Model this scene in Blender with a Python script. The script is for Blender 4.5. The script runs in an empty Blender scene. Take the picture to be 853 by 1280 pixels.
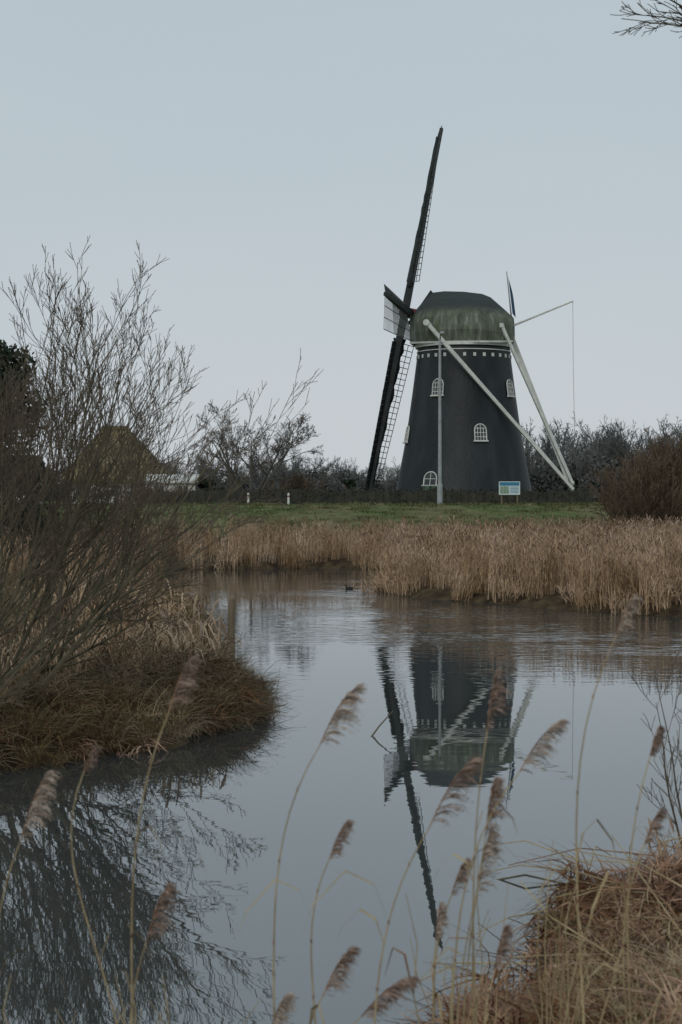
import bpy, math, random
import numpy as np
from mathutils import Vector, Matrix, Euler
random.seed(7); np.random.seed(7)
R=random.uniform
scene=bpy.context.scene
COL=scene.collection

# ------------------------------------------------------------ helpers
class MB:
    def __init__(s): s.v=[];s.f=[];s.m=[]
    def add(s,vs,fs,mi=0):
        b=len(s.v); s.v.extend([tuple(p) for p in vs])
        for f in fs: s.f.append(tuple(b+i for i in f)); s.m.append(mi)
    def tube(s,pts,rad,n=4,mi=0,cap=False):
        b=len(s.v); L=len(pts)
        for i,p in enumerate(pts):
            p=Vector(p)
            d=Vector(pts[min(i+1,L-1)])-Vector(pts[max(i-1,0)])
            if d.length<1e-9: d=Vector((0,0,1))
            d.normalize()
            a=d.cross(Vector((0.13,0.97,0.2)));
            if a.length<.1: a=d.cross(Vector((1,0,0)))
            a.normalize(); c=d.cross(a)
            r=rad[i] if hasattr(rad,'__len__') else rad
            for k in range(n):
                t=2*math.pi*k/n
                s.v.append(tuple(p+a*(r*math.cos(t))+c*(r*math.sin(t))))
        for i in range(L-1):
            for k in range(n):
                k2=(k+1)%n
                s.f.append((b+i*n+k,b+i*n+k2,b+(i+1)*n+k2,b+(i+1)*n+k)); s.m.append(mi)
        if cap:
            s.f.append(tuple(b+k for k in range(n))[::-1]); s.m.append(mi)
            s.f.append(tuple(b+(L-1)*n+k for k in range(n))); s.m.append(mi)
    def strip(s,pts,wid,side,mi=0):
        b=len(s.v); L=len(pts)
        for i,p in enumerate(pts):
            w=wid[i]*.5; p=Vector(p)
            s.v.append(tuple(p-side*w)); s.v.append(tuple(p+side*w))
        for i in range(L-1):
            s.f.append((b+2*i,b+2*i+1,b+2*i+3,b+2*i+2)); s.m.append(mi)
    def box(s,o,ax,ay,az,mi=0):
        o=Vector(o);ax=Vector(ax);ay=Vector(ay);az=Vector(az)
        vs=[o+ax*i+ay*j+az*k for k in(-.5,.5) for j in(-.5,.5) for i in(-.5,.5)]
        s.add(vs,[(0,2,3,1),(4,5,7,6),(0,1,5,4),(2,6,7,3),(0,4,6,2),(1,3,7,5)],mi)
    def beam(s,a,b,w,h,mi=0,w2=None,h2=None):
        a=Vector(a);b=Vector(b);d=(b-a).normalized()
        x=d.cross(Vector((0,0,1)))
        if x.length<.05: x=Vector((1,0,0))
        x.normalize(); y=x.cross(d)
        w2=w2 or w;h2=h2 or h
        vs=[]
        for p,ww,hh in((a,w,h),(b,w2,h2)):
            for i,j in((-1,-1),(1,-1),(1,1),(-1,1)): vs.append(p+x*(i*ww/2)+y*(j*hh/2))
        s.add(vs,[(3,2,1,0),(4,5,6,7),(0,1,5,4),(1,2,6,5),(2,3,7,6),(3,0,4,7)],mi)
    def obj(s,name,mats,parent=None,smooth=False,loc=None):
        me=bpy.data.meshes.new(name); me.from_pydata(s.v,[],s.f)
        for m in mats: me.materials.append(m)
        me.polygons.foreach_set('material_index',s.m)
        if smooth: me.polygons.foreach_set('use_smooth',[True]*len(me.polygons))
        me.update()
        o=bpy.data.objects.new(name,me); COL.objects.link(o)
        if parent: o.parent=parent
        if loc: o.location=loc
        return o
def empty(name):
    o=bpy.data.objects.new(name,None); COL.objects.link(o); return o

def mat(name,stops,scale=3,rough=.85,bump=0,stretch=(1,1,1),detail=6,var=0,coord='Object',spec=.3,bscale=None):
    m=bpy.data.materials.new(name); m.use_nodes=True
    nt=m.node_tree; N=nt.nodes; L=nt.links
    b=N['Principled BSDF']; b.inputs['Roughness'].default_value=rough
    b.inputs['Specular IOR Level'].default_value=spec
    tc=N.new('ShaderNodeTexCoord'); mp=N.new('ShaderNodeMapping'); mp.inputs['Scale'].default_value=stretch
    L.new(tc.outputs[coord],mp.inputs[0])
    nz=N.new('ShaderNodeTexNoise'); nz.inputs['Scale'].default_value=scale; nz.inputs['Detail'].default_value=detail
    nz.inputs['Roughness'].default_value=.6
    L.new(mp.outputs[0],nz.inputs['Vector'])
    cr=N.new('ShaderNodeValToRGB'); e=cr.color_ramp.elements
    n=len(stops)
    for i,c in enumerate(stops):
        pos=.3+.4*i/max(n-1,1)
        if i<2: el=e[i]; el.position=pos
        else: el=e.new(pos)
        el.color=(*c,1)
    L.new(nz.outputs['Fac'],cr.inputs[0]); out=cr.outputs[0]
    if var:   # per-plant variation stored on the mesh as 'tone' (-1..1)
        at=N.new('ShaderNodeAttribute');at.attribute_name='tone'
        mr=N.new('ShaderNodeMath');mr.operation='MULTIPLY_ADD';mr.inputs[1].default_value=var;mr.inputs[2].default_value=1
        L.new(at.outputs['Fac'],mr.inputs[0])
        hs=N.new('ShaderNodeHueSaturation'); L.new(mr.outputs[0],hs.inputs['Value']); L.new(out,hs.inputs['Color'])
        s2=N.new('ShaderNodeMath');s2.operation='MULTIPLY_ADD';s2.inputs[1].default_value=-var*.5;s2.inputs[2].default_value=1
        L.new(at.outputs['Fac'],s2.inputs[0]);L.new(s2.outputs[0],hs.inputs['Saturation'])
        out=hs.outputs[0]
    L.new(out,b.inputs['Base Color'])
    if bump:
        n2=N.new('ShaderNodeTexNoise'); n2.inputs['Scale'].default_value=bscale or scale*3; n2.inputs['Detail'].default_value=5
        L.new(mp.outputs[0],n2.inputs['Vector'])
        bp=N.new('ShaderNodeBump'); bp.inputs['Strength'].default_value=bump; bp.inputs['Distance'].default_value=.1
        L.new(n2.outputs['Fac'],bp.inputs['Height']); L.new(bp.outputs[0],b.inputs['Normal'])
    return m

M_reed=mat('reed_straw',[(.22,.145,.085),(.40,.275,.17),(.53,.39,.26)],.8,var=.3)
M_reedhead=mat('reed_panicle',[(.20,.14,.10),(.37,.27,.20)],2,var=.25)
M_sedge=mat('dead_sedge',[(.058,.044,.022),(.145,.105,.052),(.27,.20,.11)],1.6,var=.5)
M_rust=mat('dead_reed_leaf',[(.04,.02,.012),(.19,.098,.056),(.42,.27,.165)],5,var=.5)
M_straw=mat('straw_grass',[(.22,.165,.085),(.45,.36,.21)],6,var=.3)
M_green=mat('grass_blade',[(.06,.085,.026),(.12,.145,.055)],.6,var=.3)
M_bark=mat('willow_bark',[(.042,.039,.026),(.09,.08,.05),(.125,.11,.07)],3,var=0)
M_twig=mat('willow_twig',[(.06,.048,.035),(.12,.092,.063)],3)
M_fartwig=mat('bare_twig',[(.06,.057,.05),(.105,.097,.083)],2)
M_haze=mat('haze_tinted_bark',[(.085,.088,.088),(.14,.142,.14)],.05,var=.2)  # aerial haze put into the far trees' base colour as grey
M_haze2=mat('haze_tinted_scrub',[(.052,.056,.055),(.09,.092,.088)],.05,var=.25)  # far scrub, darker grey, with distance haze painted into the colour
M_ever=mat('evergreen_leaf',[(.012,.02,.012),(.035,.05,.03)],2)
M_hedge=mat('hedge_leaf',[(.022,.024,.02),(.05,.05,.038)],1.5)
M_bush=mat('thicket_twig',[(.075,.055,.038),(.15,.11,.072)],1.5)
M_tar=mat('tarred_brick',[(.007,.010,.012),(.013,.018,.021),(.026,.032,.036)],.8,rough=.5,bump=.25,stretch=(1,1,.25),bscale=9,spec=.28)
M_white=mat('white_paint',[(.46,.48,.46),(.68,.69,.66)],2,rough=.6)
M_glass=mat('window_glass',[(.02,.025,.03),(.05,.055,.06)],2,rough=.12,spec=.5)
M_sail=mat('sail_wood',[(.014,.018,.02),(.03,.036,.038)],2,rough=.7)
M_lath=mat('sail_lath',[(.03,.036,.04),(.07,.08,.085)],2,rough=.7)
M_lathl=mat('sail_lath_lit',[(.06,.068,.068),(.13,.14,.135)],2,rough=.7)  # near sail only: light through the lattice painted as a paler lath colour
M_red=mat('red_paint',[(.12,.02,.015),(.2,.035,.025)],3,rough=.6)
M_greenp=mat('green_paint',[(.03,.06,.045),(.10,.15,.11)],3,rough=.6)
M_thatch=mat('thatch',[(.10,.08,.042),(.165,.135,.072),(.22,.185,.105)],1.0,bump=.6)
M_wall=mat('house_wall',[(.46,.46,.45),(.62,.62,.60)],1)
M_wood=mat('weathered_wood',[(.12,.09,.06),(.22,.17,.12)],5,bump=.3,stretch=(1,1,.1))
M_metal=mat('galvanised_steel',[(.22,.24,.25),(.34,.36,.37)],3,rough=.5)

def cap_material():
    m=bpy.data.materials.new('mossy_cap'); m.use_nodes=True
    nt=m.node_tree;N=nt.nodes;L=nt.links;b=N['Principled BSDF'];b.inputs['Roughness'].default_value=.75;b.inputs['Specular IOR Level'].default_value=.2
    tc=N.new('ShaderNodeTexCoord')
    def noise(sc,st,d=8):
        mp=N.new('ShaderNodeMapping');mp.inputs['Scale'].default_value=st;L.new(tc.outputs['Object'],mp.inputs[0])
        n=N.new('ShaderNodeTexNoise');n.inputs['Scale'].default_value=sc;n.inputs['Detail'].default_value=d;n.inputs['Roughness'].default_value=.65;L.new(mp.outputs[0],n.inputs['Vector']);return n.outputs['Fac']
    n1=noise(1.5,(1.6,1.6,.2));n3=noise(.8,(1,1,.8))
    c1=N.new('ShaderNodeValToRGB');e=c1.color_ramp.elements
    e[0].position=.32;e[0].color=(.035,.043,.04,1);e[1].position=.68;e[1].color=(.26,.27,.245,1)
    x=e.new(.46);x.color=(.09,.105,.083,1);x=e.new(.57);x.color=(.145,.16,.13,1)
    L.new(n1,c1.inputs[0])
    c3=N.new('ShaderNodeValToRGB');c3.color_ramp.elements[0].position=.47;c3.color_ramp.elements[1].position=.72
    L.new(n3,c3.inputs[0])
    m3=N.new('ShaderNodeMix');m3.data_type='RGBA';L.new(c3.outputs[0],m3.inputs[0]);L.new(c1.outputs[0],m3.inputs[6]);m3.inputs[7].default_value=(.075,.10,.05,1)
    sx=N.new('ShaderNodeSeparateXYZ');L.new(tc.outputs['Object'],sx.inputs[0])
    ad=N.new('ShaderNodeMath');ad.operation='ADD';L.new(sx.outputs['Z'],ad.inputs[0]);L.new(n1,ad.inputs[1])
    mr=N.new('ShaderNodeMapRange');mr.inputs['From Min'].default_value=16.4;mr.inputs['From Max'].default_value=16.9
    L.new(ad.outputs[0],mr.inputs[0])
    mx=N.new('ShaderNodeMix');mx.data_type='RGBA';L.new(mr.outputs[0],mx.inputs[0]);L.new(m3.outputs[2],mx.inputs[6])
    mx.inputs[7].default_value=(.036,.045,.044,1)
    L.new(mx.outputs[2],b.inputs['Base Color'])
    bp=N.new('ShaderNodeBump');bp.inputs['Strength'].default_value=.25;L.new(n1,bp.inputs['Height']);L.new(bp.outputs[0],b.inputs['Normal'])
    return m
M_cap=cap_material()

# ------------------------------------------------------------ terrain
SH=[(-60,7.2),(-12,7.2),(-3,7.2),(-.5,7.4),(.2,7.9),(.6,8.6),(.85,9.4),(1.1,10.1),(1.35,11.0),(1.8,11.8),(2.5,12.4),(4,13.0),(8,15),(20,18),(70,22),
(70,34),(20,38),(10,39.8),(8.1,40.8),(6.6,42.4),(5.6,43.4),(4.4,45.6),(3.0,47.4),(2.0,49),(1.3,50.8),(1.05,52.6),(1.6,56),(2.3,61),(2.2,66.5),(1,69),(-1.5,69.8),(-4,69),(-8,68.2),(-14,64),(-30,62),
(-30,55),(-12,52.5),(-6,50),(-4.6,47),(-3.5,41),(-2.7,34),(-2.0,27),(-1.35,24.3),(-1.15,22.8),(-1.3,21.3),(-1.75,19.8),(-2.3,18.8),(-2.9,18.1),(-3.5,17.5),(-4.6,16.9),(-7,16.2),(-12,15.6),(-60,15)]
SP=np.array(SH,float)
def sd(x,y):
    x=np.asarray(x,float);y=np.asarray(y,float)
    x=x+.12*np.sin(y*2.3+x)+.07*np.sin(y*5.1); y=y+.12*np.sin(x*2.7)+.08*np.sin(x*6.1+1)
    best=np.full(x.shape,1e9);ins=np.zeros(x.shape,bool)
    n=len(SP)
    for i in range(n):
        ax,ay=SP[i];bx,by=SP[(i+1)%n]
        dx,dy=bx-ax,by-ay;t=np.clip(((x-ax)*dx+(y-ay)*dy)/(dx*dx+dy*dy),0,1)
        best=np.minimum(best,np.hypot(x-ax-t*dx,y-ay-t*dy))
        c=((ay>y)!=(by>y))
        with np.errstate(all='ignore'):
            xi=(bx-ax)*(y-ay)/((by-ay) if by!=ay else 1e-9)+ax
        ins^=c&(x<xi)
    return np.where(ins,-best,best)
def sst(t):
    t=np.clip(t,0,1);return t*t*(3-2*t)
def H(x,y,d=None):
    x=np.asarray(x,float);y=np.asarray(y,float)
    if d is None:d=sd(x,y)
    z=np.interp(d,[-6,-1,-.3,0,.35,1.5,6],[-1.6,-.8,-.3,-.03,.2,.38,.55])
    land=sst(d/2)
    z=z+land*sst((y-73)/22)*1.95
    z=z+land*sst((8.8-y)/5)*.5
    z=z+land*(.06*np.sin(x*1.3+y*.7)+.05*np.sin(x*3.1-y*2.2))*(y<73)
    z=z+.02*np.sin(x*.9+y*.2)*(y>73)
    return z
xs=np.concatenate([-np.geomspace(14,1800,40)[::-1],np.arange(-13.7,17,.28),np.geomspace(17.3,1800,40)])
ys=np.concatenate([-np.geomspace(2,600,14)[::-1],np.arange(-1,17,.22),np.arange(17,110,.45),np.geomspace(110.5,3500,50)])
gx,gy=np.meshgrid(xs,ys);gz=H(gx,gy)
V=np.stack([gx,gy,gz],-1).reshape(-1,3)
nx=len(xs);F=[(j*nx+i,j*nx+i+1,(j+1)*nx+i+1,(j+1)*nx+i) for j in range(len(ys)-1) for i in range(nx-1)]
me=bpy.data.meshes.new('ground');me.from_pydata(V.tolist(),[],F);me.polygons.foreach_set('use_smooth',[True]*len(F))
ground=bpy.data.objects.new('ground',me);COL.objects.link(ground)
def ground_mat():
    m=bpy.data.materials.new('ground');m.use_nodes=True;nt=m.node_tree;N=nt.nodes;L=nt.links;b=N['Principled BSDF'];b.inputs['Roughness'].default_value=.95
    b.inputs['Specular IOR Level'].default_value=.1
    tc=N.new('ShaderNodeTexCoord')
    def noise(s,st=(1,1,1)):
        mp=N.new('ShaderNodeMapping');mp.inputs['Scale'].default_value=st;L.new(tc.outputs['Object'],mp.inputs[0])
        n=N.new('ShaderNodeTexNoise');n.inputs['Scale'].default_value=s;n.inputs['Detail'].default_value=8;L.new(mp.outputs[0],n.inputs['Vector']);return n
    n1=noise(2.5);n2=noise(.3,(1,.4,1));n3=noise(1.0)
    def ramp(src,a,b2,p0=.35,p1=.65):
        c=N.new('ShaderNodeValToRGB');c.color_ramp.elements[0].position=p0;c.color_ramp.elements[1].position=p1
        c.color_ramp.elements[0].color=(*a,1);c.color_ramp.elements[1].color=(*b2,1);L.new(src,c.inputs[0]);return c
    mud=ramp(n1.outputs['Fac'],(.028,.02,.013),(.095,.07,.04))
    gr=ramp(n3.outputs['Fac'],(.065,.088,.03),(.12,.145,.056))
    dry=ramp(n3.outputs['Fac'],(.12,.115,.06),(.165,.15,.08))
    gmix=N.new('ShaderNodeMix');gmix.data_type='RGBA'
    r2=ramp(n2.outputs['Fac'],(0,0,0),(1,1,1),.43,.68);L.new(r2.outputs[0],gmix.inputs[0]);L.new(gr.outputs[0],gmix.inputs[6]);L.new(dry.outputs[0],gmix.inputs[7])
    sx=N.new('ShaderNodeSeparateXYZ');L.new(tc.outputs['Object'],sx.inputs[0])
    ad=N.new('ShaderNodeMath');ad.operation='MULTIPLY_ADD';L.new(n3.outputs['Fac'],ad.inputs[0]);ad.inputs[1].default_value=.6;L.new(sx.outputs['Z'],ad.inputs[2])
    mr=N.new('ShaderNodeMapRange');mr.inputs['From Min'].default_value=1.25;mr.inputs['From Max'].default_value=1.6;L.new(ad.outputs[0],mr.inputs[0])
    mx=N.new('ShaderNodeMix');mx.data_type='RGBA';L.new(mr.outputs[0],mx.inputs[0]);L.new(mud.outputs[0],mx.inputs[6]);L.new(gmix.outputs[2],mx.inputs[7])
    L.new(mx.outputs[2],b.inputs['Base Color'])
    bp=N.new('ShaderNodeBump');bp.inputs['Strength'].default_value=.7;bp.inputs['Distance'].default_value=.12;nb=noise(7);L.new(nb.outputs['Fac'],bp.inputs['Height']);L.new(bp.outputs[0],b.inputs['Normal'])
    return m
me.materials.append(ground_mat())

# ------------------------------------------------------------ water
wm=MB();wm.add([(-75,5,0),(80,5,0),(80,74,0),(-75,74,0)],[(0,1,2,3)])
def water_mat():
    m=bpy.data.materials.new('water');m.use_nodes=True;nt=m.node_tree;N=nt.nodes;L=nt.links
    for n in list(N):
        if n.type!='OUTPUT_MATERIAL':N.remove(n)
    out=[n for n in N if n.type=='OUTPUT_MATERIAL'][0]
    gl=N.new('ShaderNodeBsdfGlossy');gl.inputs['Roughness'].default_value=.01;gl.inputs['Color'].default_value=(.965,.98,.995,1)
    df=N.new('ShaderNodeBsdfDiffuse');df.inputs['Color'].default_value=(.04,.045,.045,1)
    fr=N.new('ShaderNodeFresnel');fr.inputs['IOR'].default_value=2.9
    mx=N.new('ShaderNodeMixShader');L.new(fr.outputs[0],mx.inputs[0]);L.new(df.outputs[0],mx.inputs[1]);L.new(gl.outputs[0],mx.inputs[2]);L.new(mx.outputs[0],out.inputs[0])
    tc=N.new('ShaderNodeTexCoord')
    def noise(s,st,d=3):
        mp=N.new('ShaderNodeMapping');mp.inputs['Scale'].default_value=st;L.new(tc.outputs['Object'],mp.inputs[0])
        n=N.new('ShaderNodeTexNoise');n.inputs['Scale'].default_value=s;n.inputs['Detail'].default_value=d;L.new(mp.outputs[0],n.inputs['Vector']);return n.outputs['Fac']
    big=noise(1.0,(.5,1.3,1));small=noise(3.2,(.55,1.2,1),2);
    sx=N.new('ShaderNodeSeparateXYZ');L.new(tc.outputs['Object'],sx.inputs[0])
    def mr(src,a,b2,c,d):
        n=N.new('ShaderNodeMapRange');n.interpolation_type='SMOOTHSTEP'
        for k,v in zip(('From Min','From Max','To Min','To Max'),(a,b2,c,d)):n.inputs[k].default_value=v
        L.new(src,n.inputs[0]);return n.outputs[0]
    def ma(op,a,b2):
        n=N.new('ShaderNodeMath');n.operation=op
        for i,q in enumerate((a,b2)):
            if hasattr(q,'links'):L.new(q,n.inputs[i])
            else:n.inputs[i].default_value=q
        return n.outputs[0]
    zone=ma('MULTIPLY',mr(sx.outputs['Y'],24,36,0,1),mr(sx.outputs['X'],-2,2.5,.2,1))
    patch=mr(noise(.14,(.5,1.3,1),2),.42,.6,.3,1)
    zone=ma('MULTIPLY',zone,patch)
    amp=ma('ADD',ma('MULTIPLY',zone,.03),.0004)
    h=ma('ADD',ma('MULTIPLY',big,.0014),ma('MULTIPLY',small,amp))
    bp=N.new('ShaderNodeBump');bp.inputs['Strength'].default_value=1;bp.inputs['Distance'].default_value=1;L.new(h,bp.inputs['Height'])
    L.new(bp.outputs[0],gl.inputs['Normal'])
    return m
water=wm.obj('water',[water_mat()])

# ------------------------------------------------------------ vegetation templates
def randdir():
    a=R(0,2*math.pi);return Vector((math.cos(a),math.sin(a),0))
def reed_clump(seed,n=44,rad=.55,h0=1.3,h1=2.1,plume=.5):
    random.seed(seed);mb=MB()
    for i in range(n):
        r=rad*math.sqrt(random.random());a=R(0,6.28);b=Vector((r*math.cos(a),r*math.sin(a),-.15))
        h=R(h0,h1);ln=Vector((R(-.16,.2),R(-.15,.15),1)).normalized();side=randdir()
        pts=[];bend=randdir()*R(0,.18)
        for k in range(4):
            t=k/3;pts.append(b+ln*(h*t)+bend*(t*t))
        mb.strip(pts,[.016,.014,.011,.008],side,0)
        for q in range(random.randint(2,3)):
            t=R(.2,.85);p=b+ln*(h*t)+bend*(t*t);d=randdir();l=R(.25,.55);dr=R(.0,.5)
            lp=[p,p+d*l*.3+Vector((0,0,l*.45)),p+d*l*.7+Vector((0,0,l*(.7-dr*.6))),p+d*l+Vector((0,0,l*(.75-dr*1.5)))]
            mb.strip(lp,[.014,.024,.016,.003],d.cross(Vector((0,0,1))),0)
        if random.random()<plume:
            p=pts[-1];d=(Vector((R(.1,.7),R(-.4,.4),1))).normalized();l=R(.16,.28)
            for q in range(2):
                s=randdir();mb.strip([p,p+d*l*.35,p+d*l*.75+Vector((.02,0,-.01)),p+d*l+Vector((.05,0,-.03))],[.01,.05,.04,.008],s,1)
    return mb
def tussock(seed,n=130,rad=.28,l0=.3,l1=.75,w=.012,droop=1.0,up=1.0,segs=4):
    random.seed(seed);mb=MB()
    for i in range(n):
        r=rad*math.sqrt(random.random());a=R(0,6.28);o=Vector((math.cos(a),math.sin(a),0))
        b=o*r+Vector((0,0,-.05));d=(o*.7+randdir()*.7).normalized();l=R(l0,l1);u=R(.5,1.1)*up;dr=R(.5,1.2)*droop
        kink=randdir()*R(0,.12)*l
        pts=[]
        for k in range(segs+1):
            t=k/segs;pts.append(b+d*(l*(.15*t+.6*t*t))+kink*math.sin(t*5)+Vector((0,0,l*(u*t-dr*.65*t*t))))
        ww=w*R(.6,1.3)
        ws=[ww*(1-.85*(k/segs)**2) for k in range(segs+1)]
        mb.strip(pts,ws,d.cross(Vector((0,0,1)))*.8+Vector((0,0,R(-.5,.5))),0)
    return mb
class Tm:   # quad-only template kept as arrays
    def __init__(s,mb):
        s.v=np.array(mb.v,np.float32);s.f=np.array(mb.f,np.int32);s.m=np.array(mb.m,np.int32)
class Field:   # a mass of plants merged into ONE mesh object
    def __init__(s,name,mats):s.name=name;s.mats=mats;s.V=[];s.F=[];s.M=[];s.T=[];s.n=0
    def put(s,tm,loc,sc=1,tilt=0,mo=0):
        e=Euler((R(-tilt,tilt),R(-tilt,tilt),R(0,6.28))).to_matrix();m=np.array(e,np.float32)*sc
        s.V.append(tm.v@m.T+np.array(loc,np.float32));s.F.append(tm.f+s.n);s.M.append(tm.m+mo)
        s.T.append(np.full(len(tm.v),R(-1,1),np.float32));s.n+=len(tm.v)
    def scatter(s,tms,n,x0,x1,y0,y1,dmin,dmax,s0=.8,s1=1.2,tilt=.06,cond=None,mo=0):
        X=np.random.uniform(x0,x1,n);Y=np.random.uniform(y0,y1,n);D=sd(X,Y);Zz=H(X,Y,D)
        for x,y,d,z in zip(X,Y,D,Zz):
            if dmin<=d<=dmax and (cond is None or cond(x,y,d)):s.put(random.choice(tms),(x,y,float(z)),R(s0,s1),tilt,mo)
    def build(s):
        V=np.concatenate(s.V);F=np.concatenate(s.F);M=np.concatenate(s.M);T=np.concatenate(s.T)
        me=bpy.data.meshes.new(s.name);nf=len(F)
        me.vertices.add(len(V));me.vertices.foreach_set('co',V.ravel())
        me.loops.add(nf*4);me.loops.foreach_set('vertex_index',F.ravel())
        me.polygons.add(nf);me.polygons.foreach_set('loop_start',np.arange(nf,dtype=np.int32)*4)
        try:me.polygons.foreach_set('loop_total',np.full(nf,4,np.int32))
        except Exception:pass
        for m in s.mats:me.materials.append(m)
        me.polygons.foreach_set('material_index',M)
        a=me.attributes.new('tone','FLOAT','POINT');a.data.foreach_set('value',T)
        me.update(calc_edges=True)
        o=bpy.data.objects.new(s.name,me);COL.objects.link(o);return o

reeds=[Tm(reed_clump(i)) for i in range(6)]
short=[Tm(reed_clump(20+i,40,.5,.5,1.0,.1)) for i in range(3)]
sedge=[Tm(tussock(40+i,115)) for i in range(5)]
rust=[Tm(tussock(60+i,130,.33,.25,.75,.021,1.4,.85,5)) for i in range(5)]
straw=[Tm(tussock(80+i,130,.3,.3,.8,.007,.9,1.0)) for i in range(3)]
greeng=[Tm(tussock(90+i,60,.4,.1,.28,.02,.7,1.0,2)) for i in range(3)]

random.seed(11)
fb=Field('reed_bed',[M_reed,M_reedhead])
fb.scatter(reeds,1300,.8,17,40,74,.25,2.6,.52,.84)
fb.scatter(reeds,560,.8,20,44,75,2.6,30,.64,.8)
fb.scatter(short,420,.6,16,38,60,-.1,.6,.6,1.0,tilt=.3)
fb.scatter(reeds,160,18,45,30,50,.3,9,.6,.8)
fb.build()
fb=Field('reed_bed',[M_reed,M_reedhead])
fb.scatter(reeds,600,-20,3,60,76,.15,7,.52,.8)
fb.scatter(short,240,-20,3,60,72,-.05,.6,.7,1.0,tilt=.2)
fb.scatter(reeds,330,-26,-5,42,64,.3,9,.6,.8)
fb.build()

fb=Field('dead_sedge_bank',[M_sedge,M_straw,M_rust,M_reed,M_reedhead])
fb.scatter(sedge,1500,-9,-.6,16,34,.1,9,.7,1.2,tilt=.3)
fb.scatter(sedge,520,-12,-1,33,50,.1,9,1,1.5,tilt=.2)
fb.scatter(straw,160,-8,-.8,18,45,.3,4,.8,1.2,tilt=.2,mo=1)
fb.scatter(sedge,300,-4.5,-.6,16,26,-.02,.35,.7,1.0,tilt=.5)
fb.scatter(rust,160,-6,-.6,16,28,.1,4,.6,.9,tilt=.5,mo=2)
for i in range(80):
    a=R(0,6.28);r=R(0,.9)**.8;x=-1.9+.8*r*math.cos(a);y=22.7+1.7*r*math.sin(a)
    k=i%3==0
    fb.put(random.choice(rust if k else sedge),(x,y,float(H(x,y))+.24*(1-r)+.02),R(.8,1.15),.35,2 if k else 0)
fb.scatter(short,80,-8,-1.6,20,46,.4,3,.8,1.2,tilt=.1,mo=3)
fb.build()

fb=Field('meadow_grass',[M_green,M_sedge])
fb.scatter(greeng,800,-20,22,82,106,4,60,.8,1.7,tilt=.1)
fb.scatter(greeng,450,-20,22,78,104,4,60,.8,1.6,tilt=.1,mo=1)
fb.build()

fb=Field('foreground_bank_grass',[M_rust,M_straw,M_reed,M_reedhead])
fb.scatter(rust,620,-.2,4.5,7.6,14,-.02,1.1,.38,.75,tilt=.8)
fb.scatter(rust,240,.6,4.5,7,14,.8,5,.45,.8,tilt=.6)
fb.scatter(straw,180,.9,4.5,6.5,12.5,.3,5,.45,.75,tilt=.35,mo=1,cond=lambda x,y,d:random.random()<(.85 if y<9.3 else .1))
fb.scatter(short,14,1.8,4,11,13.0,.25,1.5,.4,.7,tilt=.2,mo=2)
fb.build()

# ------------------------------------------------------------ bare wood generator
def grow(mb,p,d,l,r,lev,spec,mi=0):
    segs,wig,up,nc,lr,ang,sides=spec[lev]
    pts=[p.copy()];dirs=[];q=p.copy();d=d.normalized()
    for i in range(segs):
        d=(d+Vector((R(-wig,wig),R(-wig,wig),R(-wig,wig)+up))).normalized()
        q=q+d*(l/segs);pts.append(q.copy());dirs.append(d.copy())
    rads=[max(r*(1-.8*i/segs),spec['rmin']) for i in range(segs+1)]
    mb.tube(pts,rads,sides,mi if lev<2 else 1)
    if lev+1 in spec:
        for c in range(nc):
            t=R(spec.get('t0',.18),.98);k=min(int(t*segs),segs-1);f=t*segs-k
            pp=pts[k].lerp(pts[k+1],f);dd=dirs[k]
            ax=dd.cross(Vector((R(-1,1),R(-1,1),R(-1,1))))
            if ax.length<.01:continue
            nd=Matrix.Rotation(math.radians(R(ang*.6,ang*1.3)),3,ax.normalized())@dd
            grow(mb,pp,nd,l*lr*R(.6,1.15)*(1.1-.5*t),max(r*(1-.7*t)*.55,spec['rmin']),lev+1,spec,mi)

def willow(name,cx,cy,stems,seed,lmin,lmax,bias,e0=12,e1=88,tw=.0034,dx=.5,nc=(11,6,3)):
    random.seed(seed);mb=MB()
    spec={0:(9,.07,.015,nc[0],.5,30,5),1:(6,.10,.05,nc[1],.5,28,4),2:(5,.12,.05,nc[2],.5,28,3),3:(3,.1,.04,0,0,0,3),'rmin':tw,'t0':.27}
    for i in range(stems):
        x=cx+R(-dx,dx);y=cy+R(-.9,.9);z=float(H(x,y))-.1
        el=e0+(e1-e0)*(i+R(0,1))/stems;az=R(-60,60) if random.random()<bias else R(0,360)
        e=math.radians(el);a=math.radians(az)
        d=Vector((math.cos(e)*math.cos(a),math.cos(e)*math.sin(a)*.8,math.sin(e)))
        grow(mb,Vector((x,y,z)),d,R(lmin,lmax)*(.85 if el<35 else 1),R(.016,.036),0,spec)
    return mb.obj(name,[M_bark,M_twig])
willow('bare_willow_shrub',-4.15,20.6,19,3,2.8,4.3,.88,14,85)
willow('bare_willow_shrub',-5.0,24.5,19,5,3.6,5.3,.8,28,86,.0038,.9,(12,6,3))
willow('bare_willow_shrub',-4.4,18.2,6,8,1.7,2.8,.8)

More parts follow.
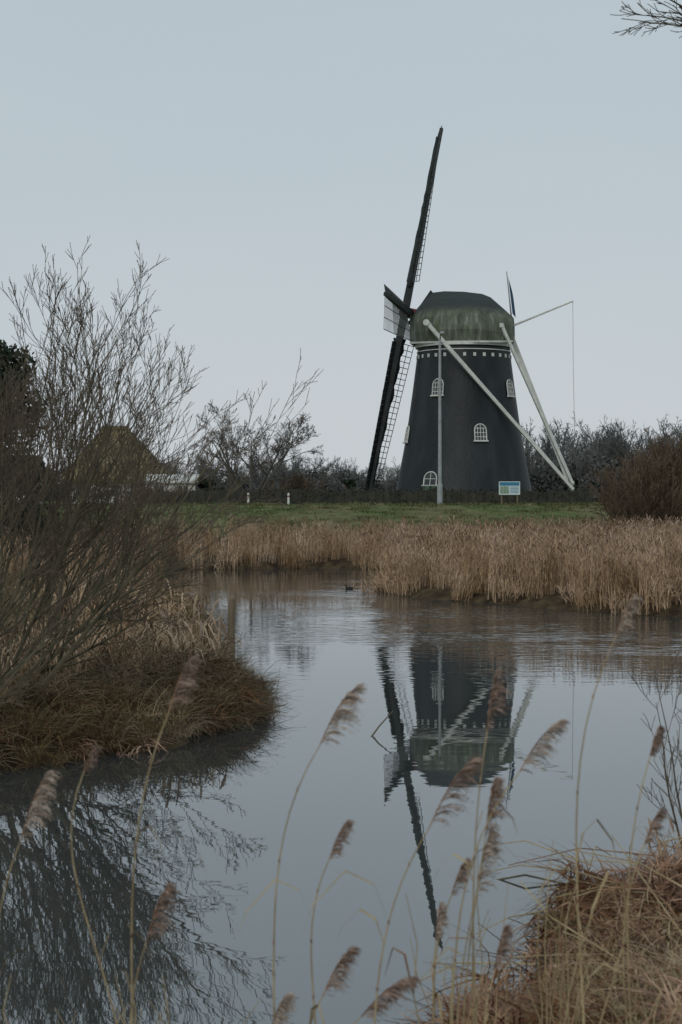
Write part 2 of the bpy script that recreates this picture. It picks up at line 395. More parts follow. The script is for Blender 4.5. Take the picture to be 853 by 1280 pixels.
# ------------------------------------------------------------ leafy / twiggy volumes
def leafcloud(mb,c,rx,ry,rz,n,size,mi=0,shell=.6):
    c=Vector(c)
    for i in range(n):
        v=Vector((random.gauss(0,1),random.gauss(0,1),random.gauss(0,1))).normalized()*(shell+(1-shell)*random.random()) if random.random()<.75 else Vector((R(-1,1),R(-1,1),R(-1,1)))*.7
        p=c+Vector((v.x*rx,v.y*ry,v.z*rz));s=size*R(.5,1.3)
        a=Vector((R(-1,1),R(-1,1),R(-1,1))).normalized();b=a.cross(Vector((R(-1,1),R(-1,1),R(-1,1)))).normalized()
        mb.add([p-a*s,p+b*s*.5,p+a*s,p-b*s*.5],[(0,1,2,3)],mi)
def evergreen(name,x,y,z,h,w,n=26,seed=1):
    random.seed(seed);mb=MB()
    mb.tube([(x,y,z-.2),(x+.1,y,z+h*.5),(x,y,z+h*.95)],[w*.05,w*.035,.03],7,1)
    for i in range(n):
        t=R(.12,1);rr=w*.5*(1-t*.62)*R(.4,1);a=R(0,6.28)
        c=(x+rr*math.cos(a),y+rr*math.sin(a),z+h*t*.95)
        mb.tube([(x,y,z+h*t*.85),c],[.05,.015],4,1)
        leafcloud(mb,c,w*.2*R(.6,1.2),w*.2,h*.07*R(.8,1.4),240,.13)
    return mb.obj(name,[M_ever,M_bark])
evergreen('evergreen_tree',-12.9,62,.6,7.9,5.8,56,2)
evergreen('evergreen_shrub',.2,113,2.5,1.7,1.9,8,3)
evergreen('evergreen_shrub',-9.1,116,2.5,2.0,1.9,8,4)

random.seed(21)
mb=MB();spec={0:(6,.07,.03,8,.75,40,7),1:(7,.14,.02,9,.55,36,5),2:(6,.17,.02,8,.5,34,4),3:(4,.18,.01,3,.55,32,3),4:(3,.15,0,0,0,0,3),'rmin':.008,'t0':.3}
for i in range(5):
    a=i*1.26+.3
    grow(mb,Vector((-6.0+.1*math.cos(a),114,2.6)),Vector((math.cos(a)*.9,math.sin(a)*.7,1)),4.9,.14,0,spec)
mb.tube([(-6,114,2.2),(-6,114,2.8)],[.38,.3],9,0)
mb.obj('bare_tree',[M_fartwig,M_fartwig])
def thicket(name,x,y,z,w,h,n,seed,mats,rmin=.012):
    random.seed(seed);mb=MB();sp={0:(5,.1,.03,7,.45,30,4),1:(4,.14,.03,4,.45,32,3),2:(3,.15,.02,0,0,0,3),'rmin':rmin}
    for i in range(n):
        a=R(0,6.28);rr=R(0,w*.42);px=x+rr*math.cos(a);py=y+rr*math.sin(a)*.8
        d=Vector((math.cos(a)*rr/w*1.6,math.sin(a)*rr/w*1.4,1));k=math.sqrt(max(0,1-(rr/(w*.5))**2))
        grow(mb,Vector((px,py,z-.1)),d,h*(.35+.62*k)*R(.75,1.0),.025,0,sp)
    return mb.obj(name,mats)
thicket('bare_shrub',-3.2,115,2.5,4.4,2.2,50,31,[M_bush,M_bush],.014)
thicket('bare_shrub',-9.3,118.5,2.4,3.4,4.2,12,32,[M_fartwig,M_fartwig],.010)
thicket('round_shrub',14.9,75.5,.75,5.8,4.6,300,34,[M_bush,M_bush],.012)
thicket('round_shrub',19.4,77,.8,4.6,4.0,130,35,[M_bush,M_bush],.012)

random.seed(41);mb=MB()
def hedge(mb,x0,x1,y,z,h,w,dens=95):
    n=int((x1-x0)/.5)
    for i in range(n):
        x=x0+(x1-x0)*i/n;hh=h*(1+.07*math.sin(x*1.3)+.05*math.sin(x*3.7)+R(-.05,.05))
        mb.box((x+.25,y,z+hh*.46),(.52,0,0),(0,w*.7,0),(0,0,hh*.9))
        for k in range(dens):
            p=Vector((x+R(-.05,.55),y+R(-.5,.5)*w,z+R(.02,1.04)*hh));s=R(.04,.11)
            a=Vector((R(-1,1),R(-1,1),R(-1,1))).normalized();b=a.cross(Vector((R(-1,1),R(-1,1),R(-1,1)))).normalized()
            mb.add([p-a*s,p+b*s*.6,p+a*s,p-b*s*.6],[(0,1,2,3)])
hedge(mb,-13.4,16.4,111.5,2.35,1.15,1.0)
mb.obj('clipped_hedge',[M_hedge])

def baretree_mesh(seed,h):
    random.seed(seed);mb=MB();sp={0:(5,.05,.05,9,.6,35,4),1:(5,.14,.05,8,.5,34,3),2:(4,.16,.03,4,.5,32,3),3:(3,.15,.02,0,0,0,3),'rmin':.018}
    grow(mb,Vector((0,0,-.2)),Vector((R(-.1,.1),R(-.1,.1),1)),h*.82,.22,0,sp)
    grow(mb,Vector((0,0,h*.12)),Vector((R(-.6,.6),R(-.3,.3),1)),h*.6,.14,0,sp)
    return mb
dts=[Tm(baretree_mesh(200+i,10)) for i in range(5)]
def scrub_mesh(seed):
    random.seed(seed);mb=MB()
    for i in range(7):leafcloud(mb,(R(-2.5,2.5),R(-1,1),R(.6,1.6)),1.6,1.2,1.4,170,.19,0,.3)
    return mb
scr=[Tm(scrub_mesh(220+i)) for i in range(4)]
for t_ in dts:t_.m[:]=0
random.seed(50);fb=Field('distant_trees',[M_haze,M_haze2])
for i in range(290):
    x=R(-85,105);y=R(250,400)
    if x<.0*y: s=R(.65,1.0)*y/330
    elif x<.055*y: s=R(.6,.85)*y/330
    elif x<.1*y: s=R(.85,1.2)*y/330
    else: s=R(1.15,1.75)*y/330
    fb.put(random.choice(dts),(x,y,2.4),s,.04,0)
for i in range(280):
    x=R(-85,110);y=R(240,400)
    fb.put(random.choice(scr),(x,y,2.4),R(1.1,2.1)*(1.4 if x>.1*y else .9),.05,1)
fb.build()

# ------------------------------------------------------------ windmill
PH=math.radians(9);CX,CY=8.77,122.0
A=Vector((math.cos(PH),-math.sin(PH),0));S=Vector((-math.sin(PH),-math.cos(PH),0));Z=Vector((0,0,1));C=Vector((CX,CY,0))
def P(a,s,z):return C+A*a+S*s+Z*z
mill=empty('windmill')
prof=[(2.2,5.15),(3.0,4.95),(4.5,4.64),(6.5,4.26),(8.5,3.94),(10.5,3.66),(12.5,3.40),(13.7,3.27)]
def rad(z):return float(np.interp(z,[p[0] for p in prof],[p[1] for p in prof]))
mb=MB();n=64;vs=[];fs=[]
for z,r in prof:
    for k in range(n):
        t=2*math.pi*k/n;vs.append((CX+r*math.cos(t),CY+r*math.sin(t),z))
for i in range(len(prof)-1):
    for k in range(n):fs.append((i*n+k,i*n+(k+1)%n,(i+1)*n+(k+1)%n,(i+1)*n+k))
mb.add(vs,fs);mb.obj('tower',[M_tar],mill,True)
def ring(mb,z0,z1,r0,r1,mi=0,n=64):
    vs=[];fs=[]
    for z,r in((z0,r0),(z0,r1),(z1,r1),(z1,r0)):
        for k in range(n):
            t=2*math.pi*k/n;vs.append((CX+r*math.cos(t),CY+r*math.sin(t),z))
    for i in range(4):
        j=(i+1)%4
        for k in range(n):fs.append((i*n+k,i*n+(k+1)%n,j*n+(k+1)%n,j*n+k))
    mb.add(vs,fs,mi)
mb=MB();ring(mb,13.62,13.86,3.1,3.46);ring(mb,13.3,13.36,3.2,3.36)
for k in range(30):
    t=2*math.pi*k/30+.05;r=rad(12.95)+.012
    o=Vector((math.cos(t),math.sin(t),0));w=Vector((-math.sin(t),math.cos(t),0))
    mb.box(Vector((CX,CY,12.95))+o*r,w*.2,o*.06,Z*.24)
mb.obj('white_band',[M_white],mill)
def window(mb,ang,zc,w,h,door=False):
    t=math.radians(ang);o=Vector((math.sin(t),-math.cos(t),0));side=Vector((math.cos(t),math.sin(t),0))
    r=rad(zc);slope=(rad(zc-.5)-rad(zc+.5));up=(Z-o*slope).normalized();c=Vector((CX,CY,zc))+o*(r+.02);o2=side.cross(up).normalized()*1
    if o2.dot(o)<0:o2=-o2
    def q(x,y,d):return c+side*x+up*y+o2*d
    pts=[q(-w/2,-h/2,.03),q(w/2,-h/2,.03)]+[q(w/2*math.cos(a),h/2-w/2+w/2*math.sin(a),.03) for a in np.linspace(0,math.pi,11)]
    mb.add(pts,[tuple(range(len(pts)))],1)
    fw=.07
    outline=[(-w/2,-h/2)]+[(-w/2*math.cos(a),h/2-w/2+w/2*math.sin(a)) for a in np.linspace(0,math.pi,11)]+[(w/2,-h/2)]
    for i in range(len(outline)-1):
        a,b=outline[i],outline[i+1];mb.tube([q(a[0],a[1],.05),q(b[0],b[1],.05)],fw*.6,4,0,True)
    mb.box(q(0,-h/2,.08),side*(w+.2),o2*.14,up*.09,0)
    for i in(-1,0,1):
        if door and i:continue
        mb.box(q(i*w/4,-.08 if i else 0,.05),side*.032,o2*.04,up*(h*.8 if i else h*.97),0)
    ny=4 if not door else 2
    for j in range(1,ny):
        mb.box(q(0,-h/2+h*j/ny,.053),side*(w*.95),o2*.04,up*.036,0)
mb=MB()
for ang,z in((-33,10.65),(57,10.65),(12,7.45),(-78,7.45),(147,10.65),(102,7.45),(-168,7.45),(-123,10.6)):window(mb,ang,z,.84,1.2)
mb.obj('windows',[M_white,M_glass],mill)
mb=MB();window(mb,-33,4.25,1.0,1.0,True)
t=math.radians(-33);o=Vector((math.sin(t),-math.cos(t),0));sd_=Vector((math.cos(t),math.sin(t),0))
mb.box(Vector((CX,CY,2.95))+o*(rad(3)+.0),sd_*1.1,o*.14,Z*1.7,2)
mb.obj('door',[M_white,M_glass,M_greenp],mill)
secs=[(-3.62,1.45,13.95,15.65,16.2),(-3.1,2.1,13.9,15.9,16.8),(-2.2,2.85,13.85,16.2,17.66),(-1.4,3.2,13.82,16.3,17.74),(0,3.5,13.8,16.3,17.68),(1.3,3.4,13.8,16.25,17.5),(1.9,3.1,13.82,16.05,17.25),(2.8,2.5,13.86,15.7,16.45),(3.55,1.6,13.95,15.3,15.75)]
vs=[];fs=[]
def sec(a,w,e,k,t):
    h=[(w*.95,e),(w*1.0,e+(k-e)*.35),(w*.93,e+(k-e)*.75),(w*.80,k),(w*.5,k+(t-k)*.5),(w*.12,t-(t-k)*.04),(0,t)]
    return [P(a,x,z) for x,z in h]+[P(a,-x,z) for x,z in h[-2::-1]]
for s_ in secs:vs+=sec(*s_)
m_=13
for i in range(len(secs)-1):
    for k in range(m_-1):fs.append((i*m_+k,i*m_+k+1,(i+1)*m_+k+1,(i+1)*m_+k))
fs.append(tuple(range(m_)));fs.append(tuple((len(secs)-1)*m_+k for k in range(m_))[::-1])
for i in range(len(secs)-1):fs.append((i*m_,(i+1)*m_,(i+1)*m_+m_-1,i*m_+m_-1))
mb=MB();mb.add(vs,fs);mb.obj('cap',[M_cap],mill)
mb=MB()
for sg in(1,-1):
    for i in range(len(secs)-1):
        a,b=secs[i],secs[i+1]
        mb.beam(P(a[0],sg*a[1]*.97,a[2]),P(b[0],sg*b[1]*.97,b[2]),.1,.13,0)
mb.beam(P(-3.66,-1.5,14.0),P(-3.66,1.5,14.0),.1,.2,0)
mb.beam(P(-3.68,-1.3,15.9),P(-3.68,1.3,15.9),.12,.5,1)
mb.beam(P(-3.66,1.35,14.1),P(-3.66,1.2,15.7),.12,.2,1)
mb.obj('cap_trim',[M_white,M_greenp],mill)
TAU=math.radians(11.5);Fd=(-A*math.cos(TAU)+Z*math.sin(TAU));U=(A*math.sin(TAU)+Z*math.cos(TAU))
hub=P(-4.12,0,16.25)
mb=MB();mb.tube([hub-Fd*1.2,hub+Fd*.1,hub+Fd*.5],[.38,.38,.26],12,0,True);mb.obj('windshaft_head',[M_red],mill,True)
BL=13.35
M_cloth=mat('furled_sailcloth',[(.012,.016,.02),(.04,.05,.05)],2,rough=.8)
for bi,th in enumerate((0,90,180,270)):
    t=math.radians(th+.8);D=U*math.cos(t)+S*math.sin(t);T=-U*math.sin(t)+S*math.cos(t)
    off=Fd*(.12 if bi%2==0 else -.28)
    h0=hub+off
    mb=MB()
    def quad(r):return h0+D*r
    segs=6
    vs=[];fs=[]
    for i in range(segs+1):
        r=BL*i/segs;w=.24-.13*i/segs
        for x,y in((-1,-1),(1,-1),(1,1),(-1,1)):vs.append(quad(r)+T*(x*w)+Fd*(y*w*1.1))
    for i in range(segs):
        for k in range(4):fs.append((i*4+k,i*4+(k+1)%4,(i+1)*4+(k+1)%4,(i+1)*4+k))
    fs.append((segs*4,segs*4+1,segs*4+2,segs*4+3));mb.add(vs,fs,0)
    W=2.25
    def lat(r,x):
        w=math.radians(np.interp(r,[2,BL],[24,9]));return quad(r)+(T*math.cos(w)-Fd*math.sin(w))*x+Fd*.06
    r=2.2;rs=[]
    while r<BL-.05:rs.append(r);r+=.42
    for r in rs:mb.beam(lat(r,-.55),lat(r,W),.028 if bi==1 else .045,.045,1)
    for x in(W,W*.66,W*.33):
        for i in range(len(rs)-1):mb.beam(lat(rs[i],x),lat(rs[i+1],x),.04,.04,1)
    for i in range(0,len(rs)-1):
        a=[lat(rs[i],-.12),lat(rs[i+1]-.01,-.12),lat(rs[i+1]-.01,-.62)+Fd*.1,lat(rs[i],-.62)+Fd*.1]
        mb.add(a+[p-Fd*.04 for p in a],[(0,1,2,3),(7,6,5,4),(0,4,5,1),(1,5,6,2),(2,6,7,3),(3,7,4,0)],0)
    random.seed(60+bi);cl=[];cr_=[]
    for i in range(26):
        q_=i/25;rr=1.9+(BL-2.6)*q_;cl.append(lat(rr,.3+.06*math.sin(i*1.3))+Fd*.10);cr_.append((.44 if bi==2 else .2)*(1-.3*q_)*R(.8,1.15))
    if bi!=1:mb.tube(cl,cr_,7,2,True)
    mb.obj('sail_%d'%(bi+1),[M_sail,M_lathl if bi==1 else M_lath,M_cloth],mill)
foot=P(7.75,0,3.55)
mb=MB()
mb.beam(P(-2.1,5.5,14.95),P(-2.1,-5.5,14.95),.28,.32)
mb.beam(P(2.9,3.4,14.9),P(2.9,-3.4,14.9),.26,.28)
mb.beam(P(-2.1,5.45,14.95),foot+S*.45,.24,.27,0,.2,.2)
mb.beam(P(-2.1,-5.45,14.95),foot-S*.45,.24,.27,0,.2,.2)
mb.beam(P(2.9,3.3,14.9),foot+S*.25+Z*.3,.18,.2)
mb.beam(P(2.9,-3.3,14.9),foot-S*.25+Z*.3,.18,.2)
mb.beam(P(3.2,0,14.9),foot-Z*.5+A*.1,.34,.36,0,.26,.28)
mb.beam(foot+S*.7+Z*.5,foot-S*.7+Z*.5,.16,.16)
mb.tube([foot+A*.05+S*.5+Z*.55,foot+A*.05-S*.1+Z*.55],.4,12,0)
mb.tube([P(-2.1,5.5,14.95),P(-2.1,5.6,14.95)],[.22,.22],14,0,True)
mb.obj('tail_beams',[M_white],mill)
mb=MB()
mb.tube([P(3.3,.2,15.1),P(7.75,.2,16.85)],[.085,.06],6,0,True)
mb.tube([P(7.72,.2,16.85),P(7.76,.2,12),P(7.86,.2,7.5)],.02,4)
mb.obj('hoist_boom',[M_white],mill)
mb=MB();mb.tube([P(3.45,0,15.2),P(3.05,0,19.05)],[.06,.035],6,0,True)
vs=[];fs=[]
for i in range(9):
    t=i/8
    for j in range(5):
        u=j/4;w=.32*math.sin(min(1,t*1.6+.15)*1.57)
        vs.append(P(3.1+.32*t+.05+u*w*.75,.12*math.sin(u*7+t*2)*u+.03,18.75-2.7*t-u*.3))
for i in range(8):
    for j in range(4):fs.append((i*5+j,i*5+j+1,i*5+j+6,i*5+j+5))
mb.add(vs,fs,1);mb.obj('flag',[M_metal,mat('flag_cloth',[(.02,.05,.10),(.05,.10,.16)],2)],mill,True)

# ------------------------------------------------------------ farmhouse
def house():
    e=empty('thatched_farmhouse');mb=MB()
    x0,x1,y0,y1=-20.8,-13.2,127,136;z0,ze=2.3,4.5
    mb.box(((x0+x1)/2,(y0+y1)/2,(z0+ze)/2),(x1-x0-.8,0,0),(0,y1-y0-.8,0),(0,0,ze-z0));mb.obj('walls',[M_wall],e)
    mb=MB();zr=8.3
    xm0,xm1=-18.4,-16.4;ym=(y0+y1)/2
    base=[Vector((x0,y0,ze-.1)),Vector((x1,y0,ze-.1)),Vector((x1,y1,ze-.1)),Vector((x0,y1,ze-.1))];r0=Vector((xm0,ym,zr));r1=Vector((xm1,ym,zr))
    N=8
    def face(a,b,c,d):
        vs=[];fs=[]
        for j in range(N+1):
            for i in range(N+1):
                p=a.lerp(b,i/N).lerp(d.lerp(c,i/N),j/N);vs.append(p+Vector((0,0,.12*math.sin(3.14*j/N)+R(-.02,.02)*(0<j<N))))
        for j in range(N):
            for i in range(N):fs.append((j*(N+1)+i,j*(N+1)+i+1,(j+1)*(N+1)+i+1,(j+1)*(N+1)+i))
        mb.add(vs,fs)
    face(base[0],base[1],r1,r0);face(base[1],base[2],r1,r1);face(base[2],base[3],r0,r1);face(base[3],base[0],r0,r0)
    mb.beam(r0+Vector((0,0,.05)),r1+Vector((0,0,.05)),.5,.3)
    mb.add([p-Vector((0,0,.25)) for p in base]+base,[(0,1,2,3),(0,1,5,4),(1,2,6,5),(2,3,7,6),(3,0,4,7)])
    mb.obj('thatched_roof',[M_thatch],e)
    mb=MB()
    for x in(-19.3,-17.2,-15.2):
        mb.box((x,y0+.38,3.6),(1.0,0,0),(0,.06,0),(0,0,1.1),1);mb.box((x,y0+.34,3.6),(.06,0,0),(0,.04,0),(0,0,1.1),0)
        mb.box((x,y0+.33,3.6),(1.0,0,0),(0,.04,0),(0,0,.05),0)
        mb.box((x,y0+.33,3.0),(1.2,0,0),(0,.12,0),(0,0,.08),0)
    mb.obj('windows',[M_white,M_glass],e)
house()
def outbuild(name,x,y,w,d,h,rh,wallm,roofm):
    e=empty(name);mb=MB();z=2.3
    mb.box((x,y,z+h/2),(w,0,0),(0,d,0),(0,0,h));mb.add([(x-w/2,y-d/2,z+h),(x-w/2,y+d/2,z+h),(x-w/2,y,z+h+rh)],[(0,1,2)]);mb.add([(x+w/2,y-d/2,z+h),(x+w/2,y+d/2,z+h),(x+w/2,y,z+h+rh)],[(0,1,2)])
    mb.obj('walls',[wallm],e);mb=MB()
    for sg in(-1,1):
        a=[Vector((x-w/2-.2,y+sg*(d/2+.25),z+h-.12)),Vector((x+w/2+.2,y+sg*(d/2+.25),z+h-.12)),Vector((x+w/2+.2,y,z+h+rh+.03)),Vector((x-w/2-.2,y,z+h+rh+.03))]
        mb.add(a+[p+Vector((0,0,.12)) for p in a],[(0,1,2,3),(4,5,6,7),(0,1,5,4),(1,2,6,5),(2,3,7,6),(3,0,4,7)])
    mb.obj('roof',[roofm],e);mb=MB()
    for k in range(2):
        xx=x-w/4+k*w/2;mb.box((xx,y-d/2-.02,z+h*.65),(w*.2,0,0),(0,.05,0),(0,0,h*.35),1);mb.box((xx,y-d/2-.05,z+h*.65),(.05,0,0),(0,.04,0),(0,0,h*.35),0)
    mb.obj('windows',[M_white,M_glass],e)
M_slate=mat('roof_tile',[(.05,.05,.05),(.11,.10,.10)],3)
outbuild('white_outbuilding',-11.4,116,3.2,3,1.75,.35,M_wall,M_white)
outbuild('white_cottage',-24.5,120,6.5,6,1.9,1.6,M_wall,M_slate)

# ------------------------------------------------------------ small objects
mb=MB();x,y=5.79,100.;z=float(H(x,y))
mb.tube([(x,y,z-.1),(x,y,z+1.2),(x,y,z+1.25),(x,y,12.2)],[.16,.16,.11,.07],10,0,True)
mb.tube([(x,y,12.15),(x+.02,y-.3,12.45),(x+.05,y-.7,12.5)],[.05,.045,.04],8,0,True)
mb.box((x+.06,y-.95,12.5),(.22,0,0),(0,.6,0),(0,0,.12),0);mb.box((x+.06,y-.95,12.43),(.18,0,0),(0,.5,0),(0,0,.03),1)
mb.obj('street_lamp',[M_metal,M_white],None,False)
e=empty('information_sign');x,y=10.66,108.;z=float(H(x,y))
mb=MB()
for s_ in(-.5,.5):mb.beam((x+s_,y+.05,z-.2),(x+s_,y+.05,4.0),.09,.09)
mb.obj('posts',[M_wood],e)
mb=MB();mb.box((x,y,3.55),(1.34,0,0),(0,.05,0),(0,0,.84),0)
mb.box((x,y-.03,3.82),(1.24,0,0),(0,.012,0),(0,0,.22),1)
mb.box((x-.32,y-.03,3.44),(.55,0,0),(0,.012,0),(0,0,.46),2)
for k in range(5):mb.box((x+.3,y-.03,3.62-k*.09),(.55,0,0),(0,.012,0),(0,0,.03),1)
mb.obj('panel',[mat('sign_panel',[(.5,.6,.62),(.6,.68,.7)],2),mat('sign_blue',[(.03,.16,.28),(.05,.22,.34)],2),mat('sign_picture',[(.08,.2,.12),(.35,.42,.35)],6)],e)
for x in(-5.65,-3.2):
    y=104.;z=float(H(x,y));mb=MB();mb.tube([(x,y,z-.1),(x,y,z+.68),(x,y,z+.74)],[.07,.07,.03],10,0,True);mb.tube([(x,y,z+.5),(x,y,z+.58)],.073,10,1)
    mb.obj('marker_post',[M_white,M_red])
x,y=-2.0,31.;mb=MB();mb.tube([(x,y,-.1),(x+.01,y,.6),(x+.02,y,1.0),(x+.02,y,1.03)],[.075,.07,.066,.045],9,0,True);mb.obj('wooden_post',[M_wood],None,False)
mb=MB();x,y=.27,53.5;k_=.6
def ell(mb,c,rx,ry,rz,mi,n=10,m=7):
    vs=[];fs=[]
    for j in range(m+1):
        ph=math.pi*j/m
        for i in range(n):
            t=2*math.pi*i/n;vs.append((c[0]+rx*math.cos(ph),c[1]+ry*math.sin(ph)*math.cos(t),c[2]+rz*math.sin(ph)*math.sin(t)))
    for j in range(m):
        for i in range(n):fs.append((j*n+i,j*n+(i+1)%n,(j+1)*n+(i+1)%n,(j+1)*n+i))
    mb.add(vs,fs,mi)
def q3(a,b,c):return (x+a*k_,y+b*k_,c*k_)
ell(mb,q3(0,0,.05),.21*k_,.1*k_,.095*k_,0);mb.tube([q3(-.14,0,.07),q3(-.19,0,.15),q3(-.19,0,.2)],[.06*k_,.04*k_,.045*k_],8,0);ell(mb,q3(-.2,0,.21),.055*k_,.042*k_,.042*k_,0)
mb.tube([q3(-.24,0,.205),q3(-.30,0,.19)],[.022*k_,.012*k_],6,1,True);mb.tube([q3(.17,0,.08),q3(.27,0,.13)],[.06*k_,.01*k_],7,0,True)
mb.obj('duck',[mat('duck_feather',[(.02,.018,.016),(.05,.04,.035)],8),mat('duck_bill',[(.2,.15,.05),(.25,.2,.06)],3)],None,True)
random.seed(71);mb=MB()
mb.tube([(.33,20.2,-.05),(.45,20.3,.1),(.62,20.5,.26)],[.012,.01,.006],5);mb.tube([(.36,20.2,.0),(.5,19.9,-.02)],[.01,.006],5)
mb.tube([(1.1,12.6,-.02),(1.35,12.5,.05),(1.75,12.4,-.02)],[.008,.008,.006],5)
mb.obj('floating_sticks',[M_bark])

# ------------------------------------------------------------ foreground reeds with panicles
def panicle(mb,b,t,dens=110):
    ax=t-b;L=ax.length;d=ax.normalized()
    def axis(u):
        return b+ax*u+Vector((0,0,.12*L*math.sin(u*3.14)))
    pts=[axis(i/6) for i in range(7)];mb.tube(pts,[.002]*6+[.001],4,1)
    for i in range(dens):
        u=random.random()**.85;p=axis(u);l=L*R(.2,.45)*(1.15-.7*u)*min(1,.4+u*3)
        side=Vector((R(-.2,1),R(-.7,.7),R(-.8,.15)));dd=(d*R(.7,1.3)+side*.95).normalized()
        p1=p+dd*l*.45;p2=p1+(dd+Vector((.3,0,-.5))).normalized()*l*.4;p3=p2+(dd+Vector((.3,0,-1.3))).normalized()*l*.3
        w=R(.0025,.005);sv=dd.cross(Vector((R(-1,1),R(-1,1),R(-1,1))))
        if sv.length<.05:continue
        mb.strip([p,p1,p2,p3],[w*.4,w,w*1.2,w*.3],sv.normalized(),2)
        for q in range(4):
            c=p1.lerp(p3,R(0,1));k=R(.004,.008);a2=Vector((R(-.3,1),R(-1,1),R(-1,.3))).normalized()
            mb.strip([c,c+a2*k,c+a2*k*2.2],[.001,.003,.0004],sv.normalized(),2)
FR=[(-.066,2.025,.046,2.207,-.21),(-.034,1.687,.019,1.80,-.07),(-.059,1.225,.034,1.375,-.1),(-.22,1.15,-.166,1.27,-.25),(.064,1.16,.22,1.28,0),
(.276,1.77,.41,1.98,.1),(.546,1.968,.674,2.118,.33),(.459,2.075,.489,2.25,.43),(.45,1.75,.479,1.925,.38),(.429,1.537,.479,1.737,.36),(.354,1.54,.396,1.65,.3),
(-.529,2.15,-.466,2.307,-.64),(-.996,1.737,-.911,1.95,-1.08),(-.816,1.94,-.786,2.01,-.66),(-.604,1.425,-.54,1.6,-.65),
(.846,2.387,.896,2.5,.75),(.946,2.017,.975,2.1,.9),(.934,1.737,.99,1.837,.91),(.296,1.437,.309,1.537,.32),(.479,1.337,.514,1.46,.42)]
random.seed(77)
M_plA=mat('reed_plume_brown',[(.17,.115,.09),(.34,.25,.20)],30);M_plB=mat('reed_plume_pale',[(.26,.20,.16),(.47,.39,.325)],30)
for i,(xb,zb,xt,zt,xr) in enumerate(FR):
    y=5.33+R(-.12,.12);mb=MB();zr=float(H(xr,y))-.05
    b=Vector((xb,y,zb));r0=Vector((xr,y+R(-.1,.1),zr));t=Vector((xt,y+R(-.04,.04),zt))
    pts=[]
    dirb=(t-b).normalized()
    c1=r0+Vector((R(-.02,.02),0,(zb-zr)*.5));c2=b-dirb*(zb-zr)*.3
    for k in range(15):
        u=k/14;pts.append(r0*(1-u)**3+c1*3*u*(1-u)**2+c2*3*u*u*(1-u)+b*u**3)
    rr=[.0036-.0018*k/14 for k in range(15)];mb.tube(pts,rr,6,0)
    for k in(3,6,9,12):mb.tube([pts[k]-Vector((0,0,.006)),pts[k],pts[k]+Vector((0,0,.006))],[rr[k],rr[k]*1.5,rr[k]],6,1)
    for q in range(random.choice((0,1,1,2))):
        k=random.randint(3,10);p=pts[k];dd=Vector((R(-1,1),R(-.5,.5),0)).normalized();l=R(.12,.3)
        mb.strip([p,p+dd*l*.15+Vector((0,0,l*.4)),p+dd*l*.45+Vector((0,0,l*.55)),p+dd*l*.8+Vector((0,0,l*.2)),p+dd*l*.9+Vector((0,0,-l*.1))],[.005,.009,.008,.006,.001],Vector((dd.y,-dd.x,.5)).normalized(),0)
    panicle(mb,b,t,dens=int((90+360*(t-b).length)*R(.6,1.1)))
    mb.obj('common_reed',[M_straw,M_rust,M_plA if i%3 else M_plB])
random.seed(78);mb=MB()
for i in range(60):
    x=random.choice((R(.3,1.4),R(.2,.9),R(-1.1,-.4)));y=R(5.2,7.0);z=float(H(x,y))
    h=R(.4,1.0) if x>0 else R(.25,.65);ln=Vector((R(-.2,.2),R(-.1,.1),1))
    pts=[Vector((x,y,z-.05))+ln*(h*k/5)+Vector((.06*(k/5)**2*R(-1,1),0,0)) for k in range(6)]
    mb.tube(pts,[.003,.003,.0026,.0023,.002,.0012],5,0)
    if random.random()<.5:
        p=pts[3];dd=Vector((R(-1,1),R(-.5,.5),0)).normalized();l=R(.12,.25);mb.strip([p,p+dd*l*.3+Vector((0,0,l*.5)),p+dd*l*.7+Vector((0,0,l*.5)),p+dd*l+Vector((0,0,0))],[.004,.008,.006,.001],Vector((dd.y,-dd.x,.4)).normalized(),1)
for i in range(130):
    x=R(.7,3.6);y=R(8.2,12.6)
    if float(sd(x,y))<-.05:continue
    z=float(H(x,y))+R(.08,.32);a=R(0,6.28);l=R(.3,1.0);d=Vector((math.cos(a),math.sin(a),R(-.15,.35)))
    p=Vector((x,y,z));q=p+d*l*.6;mb.tube([p,p+d*l*.3,q,q+(d+Vector((R(-.6,.6),R(-.6,.6),R(-.8,.2))))*l*.4],[.005,.0045,.004,.003],5,random.choice((0,0,1)))
mb.obj('dead_stalks',[M_straw,M_rust])
random.seed(79);mb=MB();sp={0:(7,.1,.04,7,.45,30,4),1:(5,.14,.04,4,.5,32,3),2:(4,.14,.03,0,0,0,3),'rmin':.0025}
for i in range(8):grow(mb,Vector((2.6+R(-.15,.5),12.6+R(-.4,.3),.1)),Vector((R(-.35,.1),R(-.2,.2),1)),R(.8,1.5),.01,0,sp)
mb.obj('bare_brush',[M_twig,M_twig])
random.seed(80);mb=MB();sp={0:(8,.05,.0,12,.4,36,6),1:(6,.13,.02,6,.5,36,4),2:(5,.16,.02,3,.5,34,3),3:(3,.15,.01,0,0,0,3),'rmin':.0035}
tx,ty=5.6,14.5;tz=float(H(tx,ty))
mb.tube([(tx,ty,tz-.2),(tx+.05,ty,2.5),(tx-.05,ty,4.6),(tx-.1,ty,6.2),(tx,ty,8.5)],[.2,.16,.13,.1,.04],9,0)
grow(mb,Vector((tx-.1,ty,5.62)),Vector((-1,-.1,.36)),3.0,.05,0,sp)
for i in range(7):
    a=R(-1.2,1.5);grow(mb,Vector((tx,ty,R(4.5,8))),Vector((math.cos(a),math.sin(a),R(.3,.9))),R(1.8,3),.05,0,sp)
mb.obj('overhanging_tree',[M_bark,M_twig])

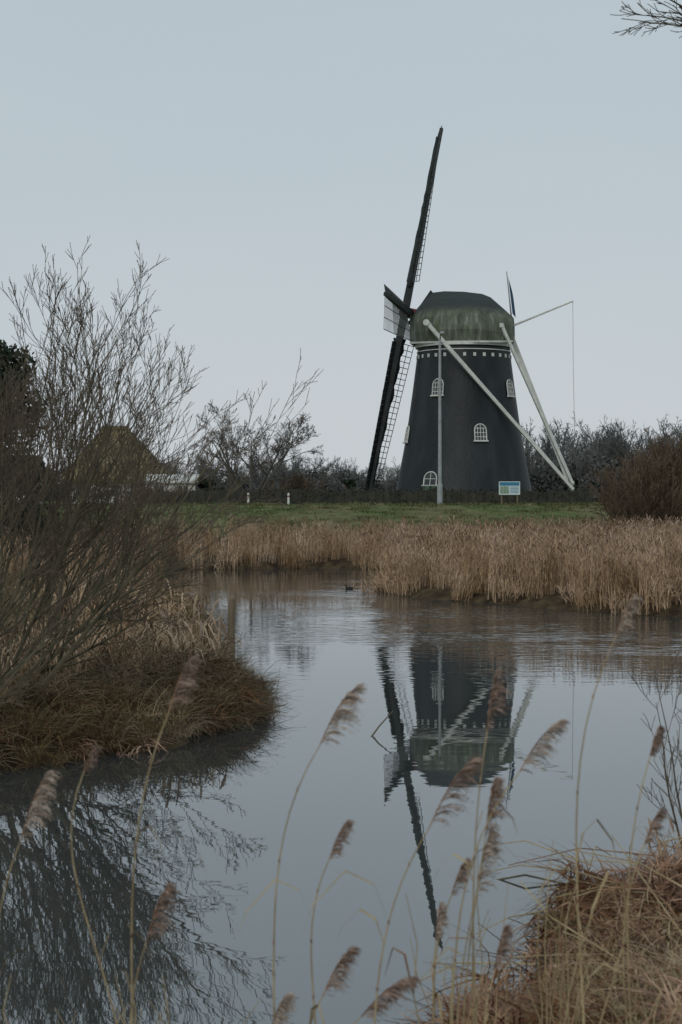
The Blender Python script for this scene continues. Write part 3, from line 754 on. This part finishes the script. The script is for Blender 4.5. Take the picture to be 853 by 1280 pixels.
# ------------------------------------------------------------ light / world
el,az=math.radians(34),math.radians(200)
w=bpy.data.worlds.new('World');scene.world=w;w.use_nodes=True;nt=w.node_tree;N=nt.nodes;L=nt.links
bg=N['Background'];out=[n for n in N if n.type=='OUTPUT_WORLD'][0]
sky=N.new('ShaderNodeTexSky');sky.sky_type='NISHITA';sky.sun_disc=False;sky.sun_elevation=el;sky.sun_rotation=az;sky.air_density=1;sky.dust_density=3
L.new(sky.outputs[0],bg.inputs[0]);bg.inputs[1].default_value=.06
bg2=N.new('ShaderNodeBackground');tc=N.new('ShaderNodeTexCoord')
sx=N.new('ShaderNodeSeparateXYZ');L.new(tc.outputs['Generated'],sx.inputs[0])
mp=N.new('ShaderNodeMapping');mp.inputs['Scale'].default_value=(1,1,3.5);L.new(tc.outputs['Generated'],mp.inputs[0])
nz=N.new('ShaderNodeTexNoise');nz.inputs['Scale'].default_value=2.2;nz.inputs['Detail'].default_value=4;L.new(mp.outputs[0],nz.inputs['Vector'])
ma=N.new('ShaderNodeMath');ma.operation='MULTIPLY_ADD';ma.inputs[1].default_value=.34;L.new(nz.outputs['Fac'],ma.inputs[0]);L.new(sx.outputs['Z'],ma.inputs[2])
cr=N.new('ShaderNodeValToRGB');e=cr.color_ramp.elements
e[0].position=.08;e[0].color=(.63,.66,.69,1);e[1].position=.52;e[1].color=(.49,.575,.62,1)
x_=e.new(.25);x_.color=(.575,.63,.668,1)
L.new(ma.outputs[0],cr.inputs[0]);L.new(cr.outputs[0],bg2.inputs[0]);bg2.inputs[1].default_value=1.0
mx=N.new('ShaderNodeMixShader');mx.inputs[0].default_value=.9;L.new(bg.outputs[0],mx.inputs[1]);L.new(bg2.outputs[0],mx.inputs[2]);L.new(mx.outputs[0],out.inputs[0])
sun=bpy.data.lights.new('sun','SUN');sun.energy=.95;sun.angle=math.radians(25);sun.color=(1,.94,.86)
so=bpy.data.objects.new('sun',sun);COL.objects.link(so)
sdv=Vector((math.sin(az)*math.cos(el),math.cos(az)*math.cos(el),math.sin(el)))
so.rotation_euler=sdv.to_track_quat('Z','Y').to_euler()
scene.view_settings.view_transform='Standard';scene.view_settings.look='None';scene.view_settings.exposure=0

# ------------------------------------------------------------ camera
cam=bpy.data.cameras.new('camera');co=bpy.data.objects.new('camera',cam);COL.objects.link(co);scene.camera=co
co.location=(0,0,2.8);co.rotation_euler=(math.radians(90-.403),0,0)
cam.sensor_fit='VERTICAL';cam.sensor_height=36;cam.sensor_width=24;cam.lens=60;cam.clip_end=6000;cam.clip_start=.1
cam.dof.use_dof=True;cam.dof.focus_distance=90;cam.dof.aperture_fstop=6.3
